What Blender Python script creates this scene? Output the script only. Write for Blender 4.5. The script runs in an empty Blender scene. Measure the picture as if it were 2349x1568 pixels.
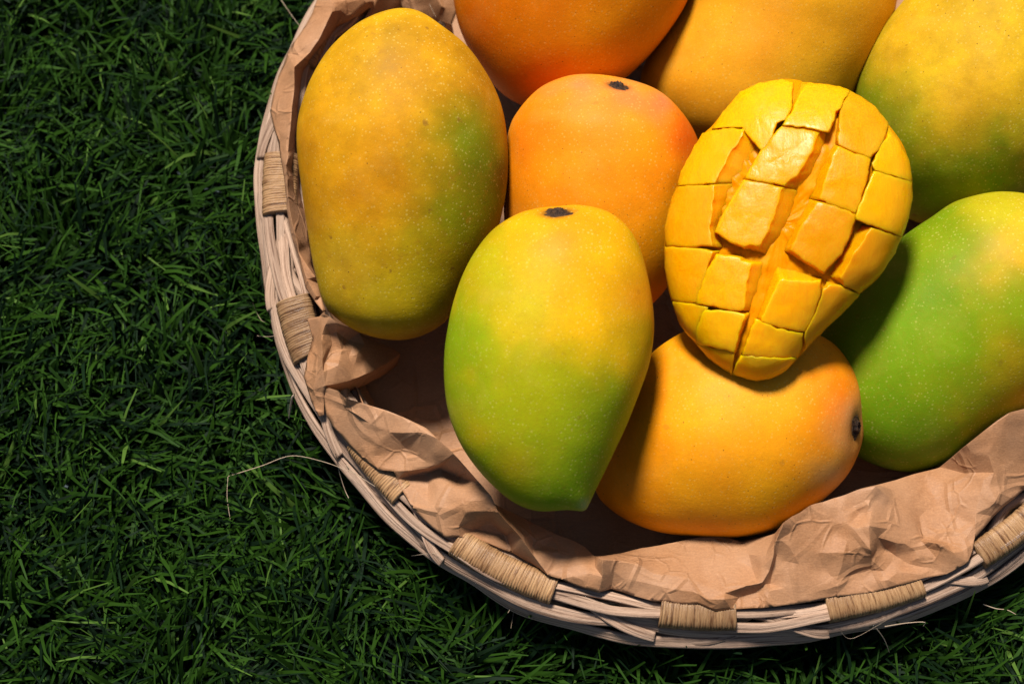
import bpy, bmesh, math, random
import numpy as np
from mathutils import Vector, noise
from mathutils.geometry import delaunay_2d_cdt
from mathutils.bvhtree import BVHTree

random.seed(7)
rng = np.random.default_rng(7)
R = math.radians
scene = bpy.context.scene
col = scene.collection

# ------------------------------------------------------------------ camera
ZR = 0.036                       # height of the basket rim above the turf backing
TILT, DIST, LENS = R(19.7), 0.689, 70.0
cd = bpy.data.cameras.new("camera")
cam = bpy.data.objects.new("camera", cd)
col.objects.link(cam)
cd.lens = LENS
cd.sensor_width = 36
cd.clip_start, cd.clip_end = 0.01, 100
cam.location = (0, -math.sin(TILT) * DIST, ZR + math.cos(TILT) * DIST)
cam.rotation_euler = (TILT, 0, 0)
cd.dof.use_dof = True
cd.dof.focus_distance = DIST - 0.02
cd.dof.aperture_fstop = 11
scene.camera = cam

# ------------------------------------------------------------------ light
SUN_EL, SUN_AZ = 61, -20         # azimuth from +Y, clockwise
w = bpy.data.worlds.new("World")
scene.world = w
w.use_nodes = True
nt = w.node_tree
bg = nt.nodes["Background"]
sky = nt.nodes.new("ShaderNodeTexSky")
sky.sky_type = 'NISHITA'
sky.sun_disc = False
sky.sun_elevation = R(SUN_EL)
sky.sun_rotation = R(SUN_AZ)
nt.links.new(sky.outputs[0], bg.inputs[0])
bg.inputs[1].default_value = 0.05
sd = bpy.data.lights.new("sun", 'SUN')
sun = bpy.data.objects.new("sun", sd)
col.objects.link(sun)
sd.energy = 5.0
sd.angle = R(12)
sd.color = (1.0, 0.95, 0.87)
sdir = Vector((math.sin(R(SUN_AZ)) * math.cos(R(SUN_EL)), math.cos(R(SUN_AZ)) * math.cos(R(SUN_EL)), math.sin(R(SUN_EL))))
sun.rotation_euler = sdir.to_track_quat('Z', 'Y').to_euler()
sun.location = sdir * 3
scene.view_settings.view_transform = 'Standard'
scene.view_settings.look = 'None'
scene.view_settings.exposure = 0.25
scene.cycles.diffuse_bounces = 1
scene.view_settings.gamma = 1.0

# ------------------------------------------------------------------ measuring frame
IW, IH = 2349.0, 1568.0          # the photograph's sketching grid
KF = LENS / 36.0 * IW
AX, AU, AB = np.array([1, 0, 0.]), np.array([0, math.cos(TILT), math.sin(TILT)]), np.array([0, -math.sin(TILT), math.cos(TILT)])
TGT = np.array([0, 0, ZR])
CAM = TGT + AB * DIST
PXCM = KF / DIST / 100           # grid px per cm at the rim centre


def P(x, y, e=0.0):
    """world point on sight line (x,y), e metres nearer than the rim centre"""
    s = (DIST - e) / KF
    return TGT + AB * e + AX * ((x - IW / 2) * s) + AU * ((IH / 2 - y) * s)


def PZ(x, y, z):
    """world point on sight line (x,y) at height z"""
    d = P(x, y, 0) - CAM
    return CAM + d * ((z - CAM[2]) / d[2])


def lin(r, g, b, k=1.0):
    f = lambda c: (c / 12.92 if c <= .04045 else ((c + .055) / 1.055) ** 2.4)
    return np.array([f(r / 255) * k, f(g / 255) * k, f(b / 255) * k])


# ------------------------------------------------------------------ mesh helpers
def mesh_obj(name, verts, faces, mat=None, parent=None, loc=(0, 0, 0), smooth=True, cols=None, uvs=None):
    loc = np.asarray(loc, float)
    me = bpy.data.meshes.new(name)
    v = np.asarray(verts, float) - loc
    me.from_pydata(v.tolist(), [], [tuple(f) for f in faces])
    if cols is not None:
        a = me.color_attributes.new("Col", 'FLOAT_COLOR', 'POINT')
        c4 = np.ones((len(v), 4), np.float32)
        c4[:, :3] = cols
        a.data.foreach_set("color", c4.ravel())
    if uvs is not None:
        ul = me.uv_layers.new(name="UVMap")
        vi = np.empty(len(me.loops), np.int32)
        me.loops.foreach_get("vertex_index", vi)
        ul.data.foreach_set("uv", np.asarray(uvs, np.float32)[vi].ravel())
    if smooth:
        me.polygons.foreach_set("use_smooth", np.ones(len(me.polygons), bool))
    me.update()
    o = bpy.data.objects.new(name, me)
    col.objects.link(o)
    if mat:
        me.materials.append(mat)
    if parent is not None:
        o.parent = parent
        o.location = Vector(loc) - parent.location
    else:
        o.location = loc
    return o


def empty(name, loc):
    o = bpy.data.objects.new(name, None)
    col.objects.link(o)
    o.location = loc
    o.empty_display_size = .02
    return o


def tag(o, label=None, cat=None, group=None, kind=None):
    if label: o["label"] = label
    if cat: o["category"] = cat
    if group: o["group"] = group
    if kind: o["kind"] = kind
    return o


def spline(pts, n, closed=True):
    """Catmull-Rom through pts, n samples per span"""
    p = np.asarray(pts, float)
    m = len(p)
    out = []
    rngi = range(m) if closed else range(m - 1)
    for i in rngi:
        if closed:
            a, b, c, d = p[(i - 1) % m], p[i], p[(i + 1) % m], p[(i + 2) % m]
        else:
            a, b, c, d = p[max(i - 1, 0)], p[i], p[i + 1], p[min(i + 2, m - 1)]
        for t in np.linspace(0, 1, n, endpoint=False):
            out.append(.5 * ((2 * b) + (c - a) * t + (2 * a - 5 * b + 4 * c - d) * t * t + (3 * b - a - 3 * c + d) * t ** 3))
    if not closed:
        out.append(p[-1])
    return np.array(out)


def tube(path, rad, k=6, taper=1.0):
    path = np.asarray(path, float)
    vs, fs = [], []
    n = len(path)
    for i, p in enumerate(path):
        t = path[min(i + 1, n - 1)] - path[max(i - 1, 0)]
        t = t / (np.linalg.norm(t) + 1e-12)
        a = np.cross(t, [0.13, 0.2, 1.]); a /= np.linalg.norm(a) + 1e-12
        b = np.cross(t, a)
        r = rad * (1 + (taper - 1) * i / (n - 1))
        for j in range(k):
            q = 2 * math.pi * j / k
            vs.append(p + r * (math.cos(q) * a + math.sin(q) * b))
    for i in range(n - 1):
        for j in range(k):
            fs.append((i * k + j, i * k + (j + 1) % k, (i + 1) * k + (j + 1) % k, (i + 1) * k + j))
    return vs, fs


# ------------------------------------------------------------------ materials
def new_mat(name):
    m = bpy.data.materials.new(name)
    m.use_nodes = True
    t = m.node_tree
    b = t.nodes["Principled BSDF"]
    return m, t, b


def N(t, typ, **kw):
    n = t.nodes.new(typ)
    for k, v in kw.items():
        if k in n.inputs:
            n.inputs[k].default_value = v
        else:
            setattr(n, k, v)
    return n


def mixc(t, fac, a, b, mode='MIX'):
    n = t.nodes.new("ShaderNodeMix")
    n.data_type = 'RGBA'
    n.blend_type = mode
    for sock, val in ((n.inputs[0], fac), (n.inputs[6], a), (n.inputs[7], b)):
        if hasattr(val, "is_linked"):
            t.links.new(val, sock)
        elif isinstance(val, (int, float)):
            sock.default_value = val
        else:
            sock.default_value = (*val, 1)
    return n.outputs[2]


def ramp(t, val, a, b, va=0.0, vb=1.0):
    n = t.nodes.new("ShaderNodeMapRange")
    n.inputs["From Min"].default_value = a
    n.inputs["From Max"].default_value = b
    n.inputs["To Min"].default_value = va
    n.inputs["To Max"].default_value = vb
    t.links.new(val, n.inputs["Value"])
    return n.outputs[0]


def math_n(t, op, a, b):
    n = t.nodes.new("ShaderNodeMath")
    n.operation = op
    for i, v in enumerate((a, b)):
        if hasattr(v, "is_linked"):
            t.links.new(v, n.inputs[i])
        else:
            n.inputs[i].default_value = v
    return n.outputs[0]


def mango_mat(name, dots=0.5, mott=.6, specks=0.35, rough=0.55):
    m, t, b = new_mat(name)
    tc = N(t, "ShaderNodeTexCoord")
    at = N(t, "ShaderNodeAttribute", attribute_name="Col")
    o = tc.outputs["Object"]
    # mottling
    n1 = N(t, "ShaderNodeTexNoise", Scale=90.0, Detail=5.0, Roughness=.6)
    n2 = N(t, "ShaderNodeTexNoise", Scale=900.0, Detail=3.0, Roughness=.7)
    n3 = N(t, "ShaderNodeTexNoise", Scale=22.0, Detail=2.0)
    for n in (n1, n2, n3): t.links.new(o, n.inputs["Vector"])
    c = at.outputs["Color"]
    hsv = N(t, "ShaderNodeHueSaturation")
    t.links.new(c, hsv.inputs["Color"])
    t.links.new(ramp(t, n3.outputs[0], .3, .7, .490, .510), hsv.inputs["Hue"])
    t.links.new(ramp(t, n1.outputs[0], .3, .7, 1 - mott * .3, 1 + mott * .2), hsv.inputs["Value"])
    c = hsv.outputs[0]
    n4 = N(t, "ShaderNodeTexNoise", Scale=300.0, Detail=6.0, Roughness=.75)
    t.links.new(o, n4.inputs["Vector"])
    n5 = N(t, "ShaderNodeTexNoise", Scale=38.0, Detail=4.0, Roughness=.6, Distortion=.8)
    t.links.new(o, n5.inputs["Vector"])
    c = mixc(t, math_n(t, 'MULTIPLY', ramp(t, n4.outputs[0], .52, .72, 0, mott), ramp(t, n5.outputs[0], .42, .68)), c, (.36, .15, .012))
    c = mixc(t, ramp(t, n5.outputs[0], .30, .42, .08, 0), c, (.80, .50, .12))
    c = mixc(t, ramp(t, n2.outputs[0], .35, .75, 0, .20), c, (.34, .16, .012))
    # pale lenticels
    v1 = N(t, "ShaderNodeTexVoronoi", Scale=780.0, Randomness=1.0)
    t.links.new(o, v1.inputs["Vector"])
    size = ramp(t, v1.outputs["Color"], 0, 1, .08, .36)
    d1 = math_n(t, 'DIVIDE', v1.outputs["Distance"], size)
    m1 = math_n(t, 'MULTIPLY', ramp(t, d1, .5, 1.2, dots, 0), ramp(t, n3.outputs[0], .35, .6, .35, 1))
    pale = mixc(t, .55, c, (.86, .68, .20))
    c = mixc(t, m1, c, pale)
    # dark pin points
    v2 = N(t, "ShaderNodeTexVoronoi", Scale=520.0, Randomness=1.0)
    t.links.new(o, v2.inputs["Vector"])
    sep = N(t, "ShaderNodeSeparateColor")
    t.links.new(v2.outputs["Color"], sep.inputs[0])
    size2 = ramp(t, sep.outputs[1], .45, 1, 0.005, .15)
    d2 = math_n(t, 'DIVIDE', v2.outputs["Distance"], size2)
    c = mixc(t, ramp(t, d2, .6, 1.1, specks, 0), c, (.13, .05, .008))
    # a few small scars
    v3 = N(t, "ShaderNodeTexVoronoi", Scale=75.0, Randomness=1.0)
    wv3 = N(t, "ShaderNodeVectorMath", operation='MULTIPLY_ADD')
    t.links.new(n4.outputs["Color"], wv3.inputs[0])
    wv3.inputs[1].default_value = (.004, .004, .004)
    t.links.new(o, wv3.inputs[2])
    t.links.new(wv3.outputs[0], v3.inputs["Vector"])
    c = mixc(t, ramp(t, v3.outputs["Distance"], .05, .085, mott * .8, 0), c, (.22, .09, .015))
    t.links.new(c, b.inputs["Base Color"])
    t.links.new(ramp(t, n1.outputs[0], .3, .7, rough - .04, rough + .08), b.inputs["Roughness"])
    b.inputs["Specular IOR Level"].default_value = .11
    b.inputs["Subsurface Weight"].default_value = .05
    b.inputs["Subsurface Radius"].default_value = (1, .45, .08)
    b.inputs["Subsurface Scale"].default_value = .004
    bm = N(t, "ShaderNodeBump", Strength=.22, Distance=.0006)
    h = math_n(t, 'ADD', math_n(t, 'MULTIPLY', n2.outputs[0], .5), math_n(t, 'MULTIPLY', n1.outputs[0], 1.2))
    h = math_n(t, 'SUBTRACT', h, math_n(t, 'MULTIPLY', m1, .35))
    t.links.new(h, bm.inputs["Height"])
    t.links.new(bm.outputs[0], b.inputs["Normal"])
    return m


def attr_mat(name, rough, spec=.3, noise_scale=300., amp=.25, bump=.2, dist=.0005):
    m, t, b = new_mat(name)
    tc = N(t, "ShaderNodeTexCoord")
    at = N(t, "ShaderNodeAttribute", attribute_name="Col")
    n1 = N(t, "ShaderNodeTexNoise", Scale=noise_scale, Detail=5.0, Roughness=.65)
    t.links.new(tc.outputs["Object"], n1.inputs["Vector"])
    hsv = N(t, "ShaderNodeHueSaturation")
    t.links.new(at.outputs["Color"], hsv.inputs["Color"])
    t.links.new(ramp(t, n1.outputs[0], .3, .7, 1 - amp, 1 + amp), hsv.inputs["Value"])
    t.links.new(hsv.outputs[0], b.inputs["Base Color"])
    b.inputs["Roughness"].default_value = rough
    b.inputs["Specular IOR Level"].default_value = spec
    if bump:
        bm = N(t, "ShaderNodeBump", Strength=bump, Distance=dist)
        t.links.new(n1.outputs[0], bm.inputs["Height"])
        t.links.new(bm.outputs[0], b.inputs["Normal"])
    return m


def grass_mat():
    m, t, b = new_mat("turf_fibre")
    at = N(t, "ShaderNodeAttribute", attribute_name="Col")
    t.links.new(at.outputs["Color"], b.inputs["Base Color"])
    b.inputs["Roughness"].default_value = .6
    b.inputs["Specular IOR Level"].default_value = .07
    return m


def paper_mat():
    m, t, b = new_mat("kraft_paper")
    tc = N(t, "ShaderNodeTexCoord")
    o = tc.outputs["Object"]
    fine = N(t, "ShaderNodeTexNoise", Scale=1500.0, Detail=4.0, Roughness=.7)
    mp = N(t, "ShaderNodeMapping", Scale=(1, 5, 1), Rotation=(0, 0, .7))
    t.links.new(o, mp.inputs[0])
    fib = N(t, "ShaderNodeTexNoise", Scale=420.0, Detail=4.0, Roughness=.65, Distortion=1.5)
    t.links.new(mp.outputs[0], fib.inputs["Vector"])
    big = N(t, "ShaderNodeTexNoise", Scale=35.0, Detail=3.0)
    for n in (fine, big): t.links.new(o, n.inputs["Vector"])
    c = mixc(t, ramp(t, fib.outputs[0], .3, .7), (.34, .150, .062), (.49, .240, .112))
    c = mixc(t, ramp(t, fine.outputs[0], .35, .7, 0, .55), c, (.26, .125, .06))
    c = mixc(t, ramp(t, big.outputs[0], .35, .7, 0, .25), c, (.62, .39, .25))
    t.links.new(c, b.inputs["Base Color"])
    b.inputs["Roughness"].default_value = .52
    b.inputs["Specular IOR Level"].default_value = .25
    h = math_n(t, 'ADD', math_n(t, 'MULTIPLY', fine.outputs[0], .18), math_n(t, 'MULTIPLY', fib.outputs[0], .14))
    rid = N(t, "ShaderNodeTexNoise", Scale=55.0, Detail=3.0, Roughness=.55, Distortion=.6)
    rid.noise_type = 'RIDGED_MULTIFRACTAL'
    t.links.new(o, rid.inputs["Vector"])
    h = math_n(t, 'ADD', h, math_n(t, 'MULTIPLY', rid.outputs[0], .16))
    wp = N(t, "ShaderNodeTexNoise", Scale=26.0, Detail=2.0)
    t.links.new(o, wp.inputs["Vector"])
    vm = N(t, "ShaderNodeVectorMath", operation='MULTIPLY_ADD')
    t.links.new(wp.outputs["Color"], vm.inputs[0])
    vm.inputs[1].default_value = (.02, .02, .02)
    t.links.new(o, vm.inputs[2])
    for sc_, am_ in ((48.0, 1.1), (95.0, .6)):
        cr = N(t, "ShaderNodeTexVoronoi", Scale=sc_, feature='DISTANCE_TO_EDGE')
        t.links.new(vm.outputs[0], cr.inputs["Vector"])
        mk = N(t, "ShaderNodeTexNoise", Scale=sc_ * .8, Detail=1.0)
        t.links.new(o, mk.inputs["Vector"])
        h = math_n(t, 'ADD', h, math_n(t, 'MULTIPLY', ramp(t, cr.outputs["Distance"], 0, .07, am_, 0), ramp(t, mk.outputs[0], .47, .6)))
    bm = N(t, "ShaderNodeBump", Strength=.5, Distance=.0012)
    t.links.new(h, bm.inputs["Height"])
    t.links.new(bm.outputs[0], b.inputs["Normal"])
    return m


def strand_mat(name, ca, cb, cdark, rough, su=30., sv=9.):
    """split cane: streaks run along u"""
    m, t, b = new_mat(name)
    uv = N(t, "ShaderNodeUVMap", uv_map="UVMap")
    oi = N(t, "ShaderNodeObjectInfo")
    mp = N(t, "ShaderNodeMapping", Scale=(su, sv, 1))
    ad = N(t, "ShaderNodeVectorMath", operation='ADD')
    t.links.new(uv.outputs[0], mp.inputs[0])
    t.links.new(mp.outputs[0], ad.inputs[0])
    t.links.new(math_n(t, 'MULTIPLY', oi.outputs["Random"], 37.0), ad.inputs[1])
    n1 = N(t, "ShaderNodeTexNoise", Scale=1.0, Detail=5.0, Roughness=.7)
    t.links.new(ad.outputs[0], n1.inputs["Vector"])
    mp2 = N(t, "ShaderNodeMapping", Scale=(su * .35, sv * .3, 1))
    t.links.new(ad.outputs[0], mp2.inputs[0])
    n2 = N(t, "ShaderNodeTexNoise", Scale=.2, Detail=3.0)
    t.links.new(mp2.outputs[0], n2.inputs["Vector"])
    c = mixc(t, ramp(t, n1.outputs[0], .35, .65), ca, cb)
    c = mixc(t, ramp(t, n1.outputs[0], .36, .46, .8, 0), c, cdark)
    c = mixc(t, ramp(t, n2.outputs[0], .5, .75, 0, .4), c, cdark)
    hs = N(t, "ShaderNodeHueSaturation")
    t.links.new(c, hs.inputs["Color"])
    t.links.new(ramp(t, oi.outputs["Random"], 0, 1, .72, 1.12), hs.inputs["Value"])
    t.links.new(hs.outputs[0], b.inputs["Base Color"])
    b.inputs["Roughness"].default_value = rough
    b.inputs["Specular IOR Level"].default_value = .35
    bm = N(t, "ShaderNodeBump", Strength=.8, Distance=.0008)
    t.links.new(n1.outputs[0], bm.inputs["Height"])
    t.links.new(bm.outputs[0], b.inputs["Normal"])
    return m


def flesh_mat():
    m, t, b = new_mat("mango_flesh")
    tc = N(t, "ShaderNodeTexCoord")
    at = N(t, "ShaderNodeAttribute", attribute_name="Col")
    o = tc.outputs["Object"]
    n1 = N(t, "ShaderNodeTexNoise", Scale=110.0, Detail=4.0)
    n2 = N(t, "ShaderNodeTexNoise", Scale=750.0, Detail=3.0, Roughness=.6)
    mp = N(t, "ShaderNodeMapping", Scale=(2.2, .5, 1), Rotation=(0, 0, -.4))
    t.links.new(o, mp.inputs[0])
    n3 = N(t, "ShaderNodeTexNoise", Scale=260.0, Detail=4.0, Roughness=.6)
    t.links.new(mp.outputs[0], n3.inputs["Vector"])
    for n in (n1, n2): t.links.new(o, n.inputs["Vector"])
    c = mixc(t, ramp(t, n1.outputs[0], .35, .7, 0, .45), at.outputs["Color"], (.76, .36, .003))
    c = mixc(t, ramp(t, n3.outputs[0], .5, .75, 0, .30), c, (.74, .23, .003))
    t.links.new(c, b.inputs["Base Color"])
    t.links.new(ramp(t, n1.outputs[0],   .35, .65, .22, .50), b.inputs["Roughness"])
    b.inputs["Specular IOR Level"].default_value = .22
    b.inputs["Subsurface Weight"].default_value = .8
    b.inputs["Subsurface Radius"].default_value = (1, .5, .04)
    b.inputs["Subsurface Scale"].default_value = .007
    bm = N(t, "ShaderNodeBump", Strength=.28, Distance=.0010)
    h = math_n(t, 'ADD', math_n(t, 'MULTIPLY', n2.outputs[0], .35), math_n(t, 'MULTIPLY', n3.outputs[0], .5))
    h = math_n(t, 'ADD', h, math_n(t, 'MULTIPLY', n1.outputs[0], .9))
    t.links.new(h, bm.inputs["Height"])
    t.links.new(bm.outputs[0], b.inputs["Normal"])
    return m


def plain_mat(name, ca, cb, rough, scale=200., bump=.5, dist=.001):
    m, t, b = new_mat(name)
    tc = N(t, "ShaderNodeTexCoord")
    n1 = N(t, "ShaderNodeTexNoise", Scale=scale, Detail=5.0, Roughness=.65)
    t.links.new(tc.outputs["Object"], n1.inputs["Vector"])
    t.links.new(mixc(t, ramp(t, n1.outputs[0], .35, .65), ca, cb), b.inputs["Base Color"])
    b.inputs["Roughness"].default_value = rough
    bm = N(t, "ShaderNodeBump", Strength=bump, Distance=dist)
    t.links.new(n1.outputs[0], bm.inputs["Height"])
    t.links.new(bm.outputs[0], b.inputs["Normal"])
    b.inputs['Specular IOR Level'].default_value = .15
    return m


M_PAPER = paper_mat()
M_CANE = strand_mat("split_cane", (.38, .228, .148), (.60, .405, .285), (.13, .062, .034), .6, su=5., sv=7.)
M_BIND = strand_mat("binding_fibre", (.27, .13, .055), (.47, .275, .13), (.09, .036, .013), .36, su=3., sv=1.1)
M_FLESH = flesh_mat()
M_PULP = flesh_mat()
M_PULP.name = 'torn_pulp'
M_PULP.node_tree.nodes['Principled BSDF'].inputs['Specular IOR Level'].default_value = .04
M_PULP.node_tree.nodes['Principled BSDF'].inputs['Subsurface Weight'].default_value = .3
M_STEM = plain_mat("stem_scar", (.012, .008, .008), (.10, .052, .026), .6, 700., .8, .001)
M_HAIR = plain_mat("straw_fibre", (.42, .30, .20), (.55, .42, .30), .6, 300., .1)
M_GROUND = plain_mat("turf_backing", (.004, .006, .006), (.012, .018, .012), .9, 120.)

# ------------------------------------------------------------------ ground and turf
g = mesh_obj("ground", [(-6, -6, 0), (6, -6, 0), (6, 6, 0), (-6, 6, 0)], [(0, 1, 2, 3)], M_GROUND, smooth=False)
tag(g, "dark backing of the artificial lawn under the grass", "ground", kind="structure")

RIM_OBS = [(2349, 1285), (2200, 1370), (2000, 1440), (1750, 1475), (1450, 1460), (1200, 1400), (1000, 1290), (850, 1150),
           (740, 1000), (650, 850), (605, 660), (580, 470), (600, 280), (650, 120), (710, 0)]
BC = np.array([.0723, .0574])
_r, _t = [], []
for x, y in RIM_OBS:
    q = PZ(x, y, ZR - .002)[:2] - BC
    _t.append(math.atan2(q[1], q[0]) % (2 * math.pi)); _r.append(np.linalg.norm(q))
_t, _r = np.array(_t), np.array(_r)
for a in np.linspace(0, 2 * math.pi, 24, endpoint=False):
    if np.min(np.abs((_t - a + math.pi) % (2 * math.pi) - math.pi)) > .3 and not (_t.min() < a < _t.max()):
        _t = np.append(_t, a); _r = np.append(_r, .165)
_o = np.argsort(_t); _t, _r = _t[_o], _r[_o]
_te = np.concatenate([_t - 2 * math.pi, _t, _t + 2 * math.pi]); _re = np.tile(_r, 3)
_g = np.linspace(-math.pi, 3 * math.pi, 1441)
_gr = np.interp(_g, _te, _re)
_gr = np.convolve(np.pad(_gr, 20, 'edge'), np.hanning(41) / np.hanning(41).sum(), 'valid')


def rim_r(th):
    return np.interp(np.mod(th, 2 * math.pi), _g, _gr)


def build_grass():
    n = 135000
    x = rng.uniform(-.30, .34, n); y = rng.uniform(-.22, .34, n)
    th = np.arctan2(y - BC[1], x - BC[0]); rr = np.hypot(x - BC[0], y - BC[1])
    keep = rr > .148
    x, y, th, rr = x[keep], y[keep], th[keep], rr[keep]
    n = len(x)
    kind = rng.random(n)
    thatch = kind < .34
    L = np.where(thatch, rng.uniform(.006, .014, n), rng.uniform(.012, .036, n))
    W = np.where(thatch, rng.uniform(.00025, .0005, n), rng.uniform(.0003, .0009, n))
    # locally coherent lean
    az = np.empty(n)
    for i in range(n):
        v = noise.noise(Vector((x[i] * 28, y[i] * 28, 0)))
        az[i] = v * 5 + rng.normal(0, 1.0)
    lean0 = np.where(thatch, rng.uniform(.5, 1.3, n), rng.uniform(.1, .8, n))
    bend = np.where(thatch, rng.uniform(.2, 2.6, n), rng.uniform(.4, 2.0, n))
    S = 5
    V = np.zeros((n, S, 2, 3)); C = np.zeros((n, S, 2, 3))
    pos = np.stack([x, y, np.zeros(n)], 1)
    ang = lean0.copy(); a2 = az.copy()
    tw = rng.uniform(-1.2, 1.2, n)
    curl = np.where(thatch, rng.uniform(-1.2, 1.2, n), rng.uniform(-.35, .35, n))
    gA = lin(20, 42, 9); gB = lin(42, 70, 17); gC = lin(13, 29, 13); gD = lin(72, 98, 38)
    u = rng.random((n, 1)); k2 = rng.random((n, 1))
    colb = gA * (1 - u) + gB * u
    colb = np.where(k2 < .30, gC * (.6 + .8 * u), colb)
    colb = np.where(k2 > .98, gD, colb)
    tc = np.where(rng.random((n, 1)) < .10, lin(84, 96, 100), lin(18, 30, 28))
    colb = np.where(thatch[:, None], tc * (.6 + .8 * u), colb)
    for s in range(S):
        f = s / (S - 1)
        d = np.stack([np.sin(ang) * np.cos(a2), np.sin(ang) * np.sin(a2), np.cos(ang)], 1)
        side = np.stack([-np.sin(a2 + tw * f), np.cos(a2 + tw * f), .25 * np.sin(tw * 3)], 1)
        wd = W * (1 - .55 * max(0, f - .55) / .45)
        V[:, s, 0] = pos - side * wd[:, None]
        V[:, s, 1] = pos + side * wd[:, None]
        C[:, s, :] = (colb * (.9 + .2 * f))[:, None]
        pos = pos + d * (L / (S - 1))[:, None]
        ang = ang + bend / (S - 1); a2 = a2 + curl / (S - 1) * 2
    V[..., 2] = np.maximum(V[..., 2], .0006)
    # nothing pokes through the basket
    r2 = np.hypot(V[..., 0] - BC[0], V[..., 1] - BC[1])
    wall = .147 + .014 * np.clip(V[..., 2] / ZR, 0, 1)
    bad = (r2 < wall).any(axis=(1, 2))
    V, C = V[~bad], C[~bad]
    n = len(V)
    base = (np.arange(n) * S * 2)[:, None]
    q = np.concatenate([np.stack([base[:, 0] + 2 * s, base[:, 0] + 2 * s + 1, base[:, 0] + 2 * s + 3, base[:, 0] + 2 * s + 2], 1) for s in range(S - 1)])
    me = bpy.data.meshes.new("grass")
    vv = V.reshape(-1, 3)
    me.vertices.add(len(vv)); me.vertices.foreach_set("co", vv.ravel())
    me.loops.add(q.size); me.loops.foreach_set("vertex_index", q.ravel().astype(np.int32))
    me.polygons.add(len(q)); me.polygons.foreach_set("loop_start", np.arange(0, q.size, 4, dtype=np.int32))
    a = me.color_attributes.new("Col", 'FLOAT_COLOR', 'POINT')
    c4 = np.ones((len(vv), 4), np.float32); c4[:, :3] = C.reshape(-1, 3)
    a.data.foreach_set("color", c4.ravel())
    me.polygons.foreach_set("use_smooth", np.ones(len(q), bool))
    me.update(calc_edges=True)
    me.materials.append(grass_mat())
    o = bpy.data.objects.new("grass", me); col.objects.link(o)
    tag(o, "dense short dark green artificial grass around the basket", "grass", kind="stuff")


build_grass()

# ------------------------------------------------------------------ basket
basket = empty("wicker_basket", (BC[0], BC[1], 0))
tag(basket, "round pale split cane basket with brown bound rim standing on the grass", "basket")


def ring_frame(th, dr, dz):
    r = rim_r(th) - dr
    return np.array([BC[0] + r * math.cos(th), BC[1] + r * math.sin(th), ZR + dz]), np.array([math.cos(th), math.sin(th), 0.])


def strand(th0, th1, drf, dzf, wid, thk, tiltf, seed, nseg):
    """flat cane strip along the rim: profile with lengthwise ridges"""
    prof = []
    k = 9
    rs = random.Random(seed)
    for j in range(k):
        u = -1 + 2 * j / (k - 1)
        prof.append((u * wid / 2, thk / 2 * (1 - .55 * u ** 4) + rs.uniform(-.00018, .00018)))
    for j in range(k):
        u = 1 - 2 * j / (k - 1)
        prof.append((u * wid / 2, -thk / 2 * (1 - .55 * u ** 4)))
    m = len(prof)
    vs, fs, uv = [], [], []
    for i in range(nseg + 1):
        f = i / nseg
        th = th0 + (th1 - th0) * f
        wob = noise.noise(Vector((th * 9, seed * 3.1, 0))) * .0008
        c, rad = ring_frame(th, drf(th) + wob, dzf(th) + wob * .6)
        ti = tiltf(th)
        a = rad * math.cos(ti) + np.array([0, 0, 1]) * math.sin(ti)
        b = -rad * math.sin(ti) + np.array([0, 0, 1]) * math.cos(ti)
        ws = 1 + .12 * noise.noise(Vector((th * 5, seed * 7.7, 2)))
        for j, (pa, pb) in enumerate(prof):
            vs.append(c + a * pa * ws + b * pb)
            uv.append((th * .165 * 6, j / k * wid / .004 + seed))
    for i in range(nseg):
        for j in range(m):
            fs.append((i * m + j, i * m + (j + 1) % m, (i + 1) * m + (j + 1) % m, (i + 1) * m + j))
    fs.append(tuple(range(m - 1, -1, -1))); fs.append(tuple(nseg * m + j for j in range(m)))
    return vs, fs, uv


BIND_PIX = [(624, 420, 155), (670, 757, 150), (860, 1078, 165), (1156, 1303, 245), (1601, 1414, 170), (2012, 1384, 220), (2325, 1215, 200)]
bind = []
for x, y, ln in BIND_PIX:
    q = PZ(x, y, ZR + .002)[:2] - BC
    bind.append((math.atan2(q[1], q[0]) % (2 * math.pi), ln / 2 / PXCM / 100 / .158))
b0, b1 = min(b[0] for b in bind), max(b[0] for b in bind)
gap = 2 * math.pi - (b1 - b0)
nb = 9
for i in range(1, nb + 1):
    bind.append((b1 + gap * i / (nb + 1), .095))

T2 = 2 * math.pi
nS = 420
sp = T2 / 16 * 2
specs = [
    # dr centre, amp, freq, phase, dz, zamp, width, thick, tilt
    (.0014, .0007, 8, .3, -.0066, .0010, .0042, .0015, -.85),
    (.0040, .0010, 8, 2.4, -.0030, .0012, .0042, .0015, -.55),
    (.0066, .0012, 8, 4.1, .0004, .0012, .0034, .0015, -.35),
    (.0086, .0013, 8, .9, .0014, .0014, .0032, .0015, -.10),
    (.0106, .0013, 8, 3.3, .0010, .0012, .0034, .0015, .15),
    (.0128, .0016, 8, 5.3, -.0010, .0014, .0034, .0014, .40),
    (.0152, .0018, 8, 1.7, -.0040, .0014, .0036, .0014, .6),
    (.0104, .0036, 8, 2.6, -.0052, .0010, .0036, .0014, .2),
    (.0058, .0030, 8, 5.6, -.0058, .0012, .0036, .0014, -.3),
    (.0176, .0018, 8, 4.6, -.0072, .0012, .0036, .0014, .9),
]
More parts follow.
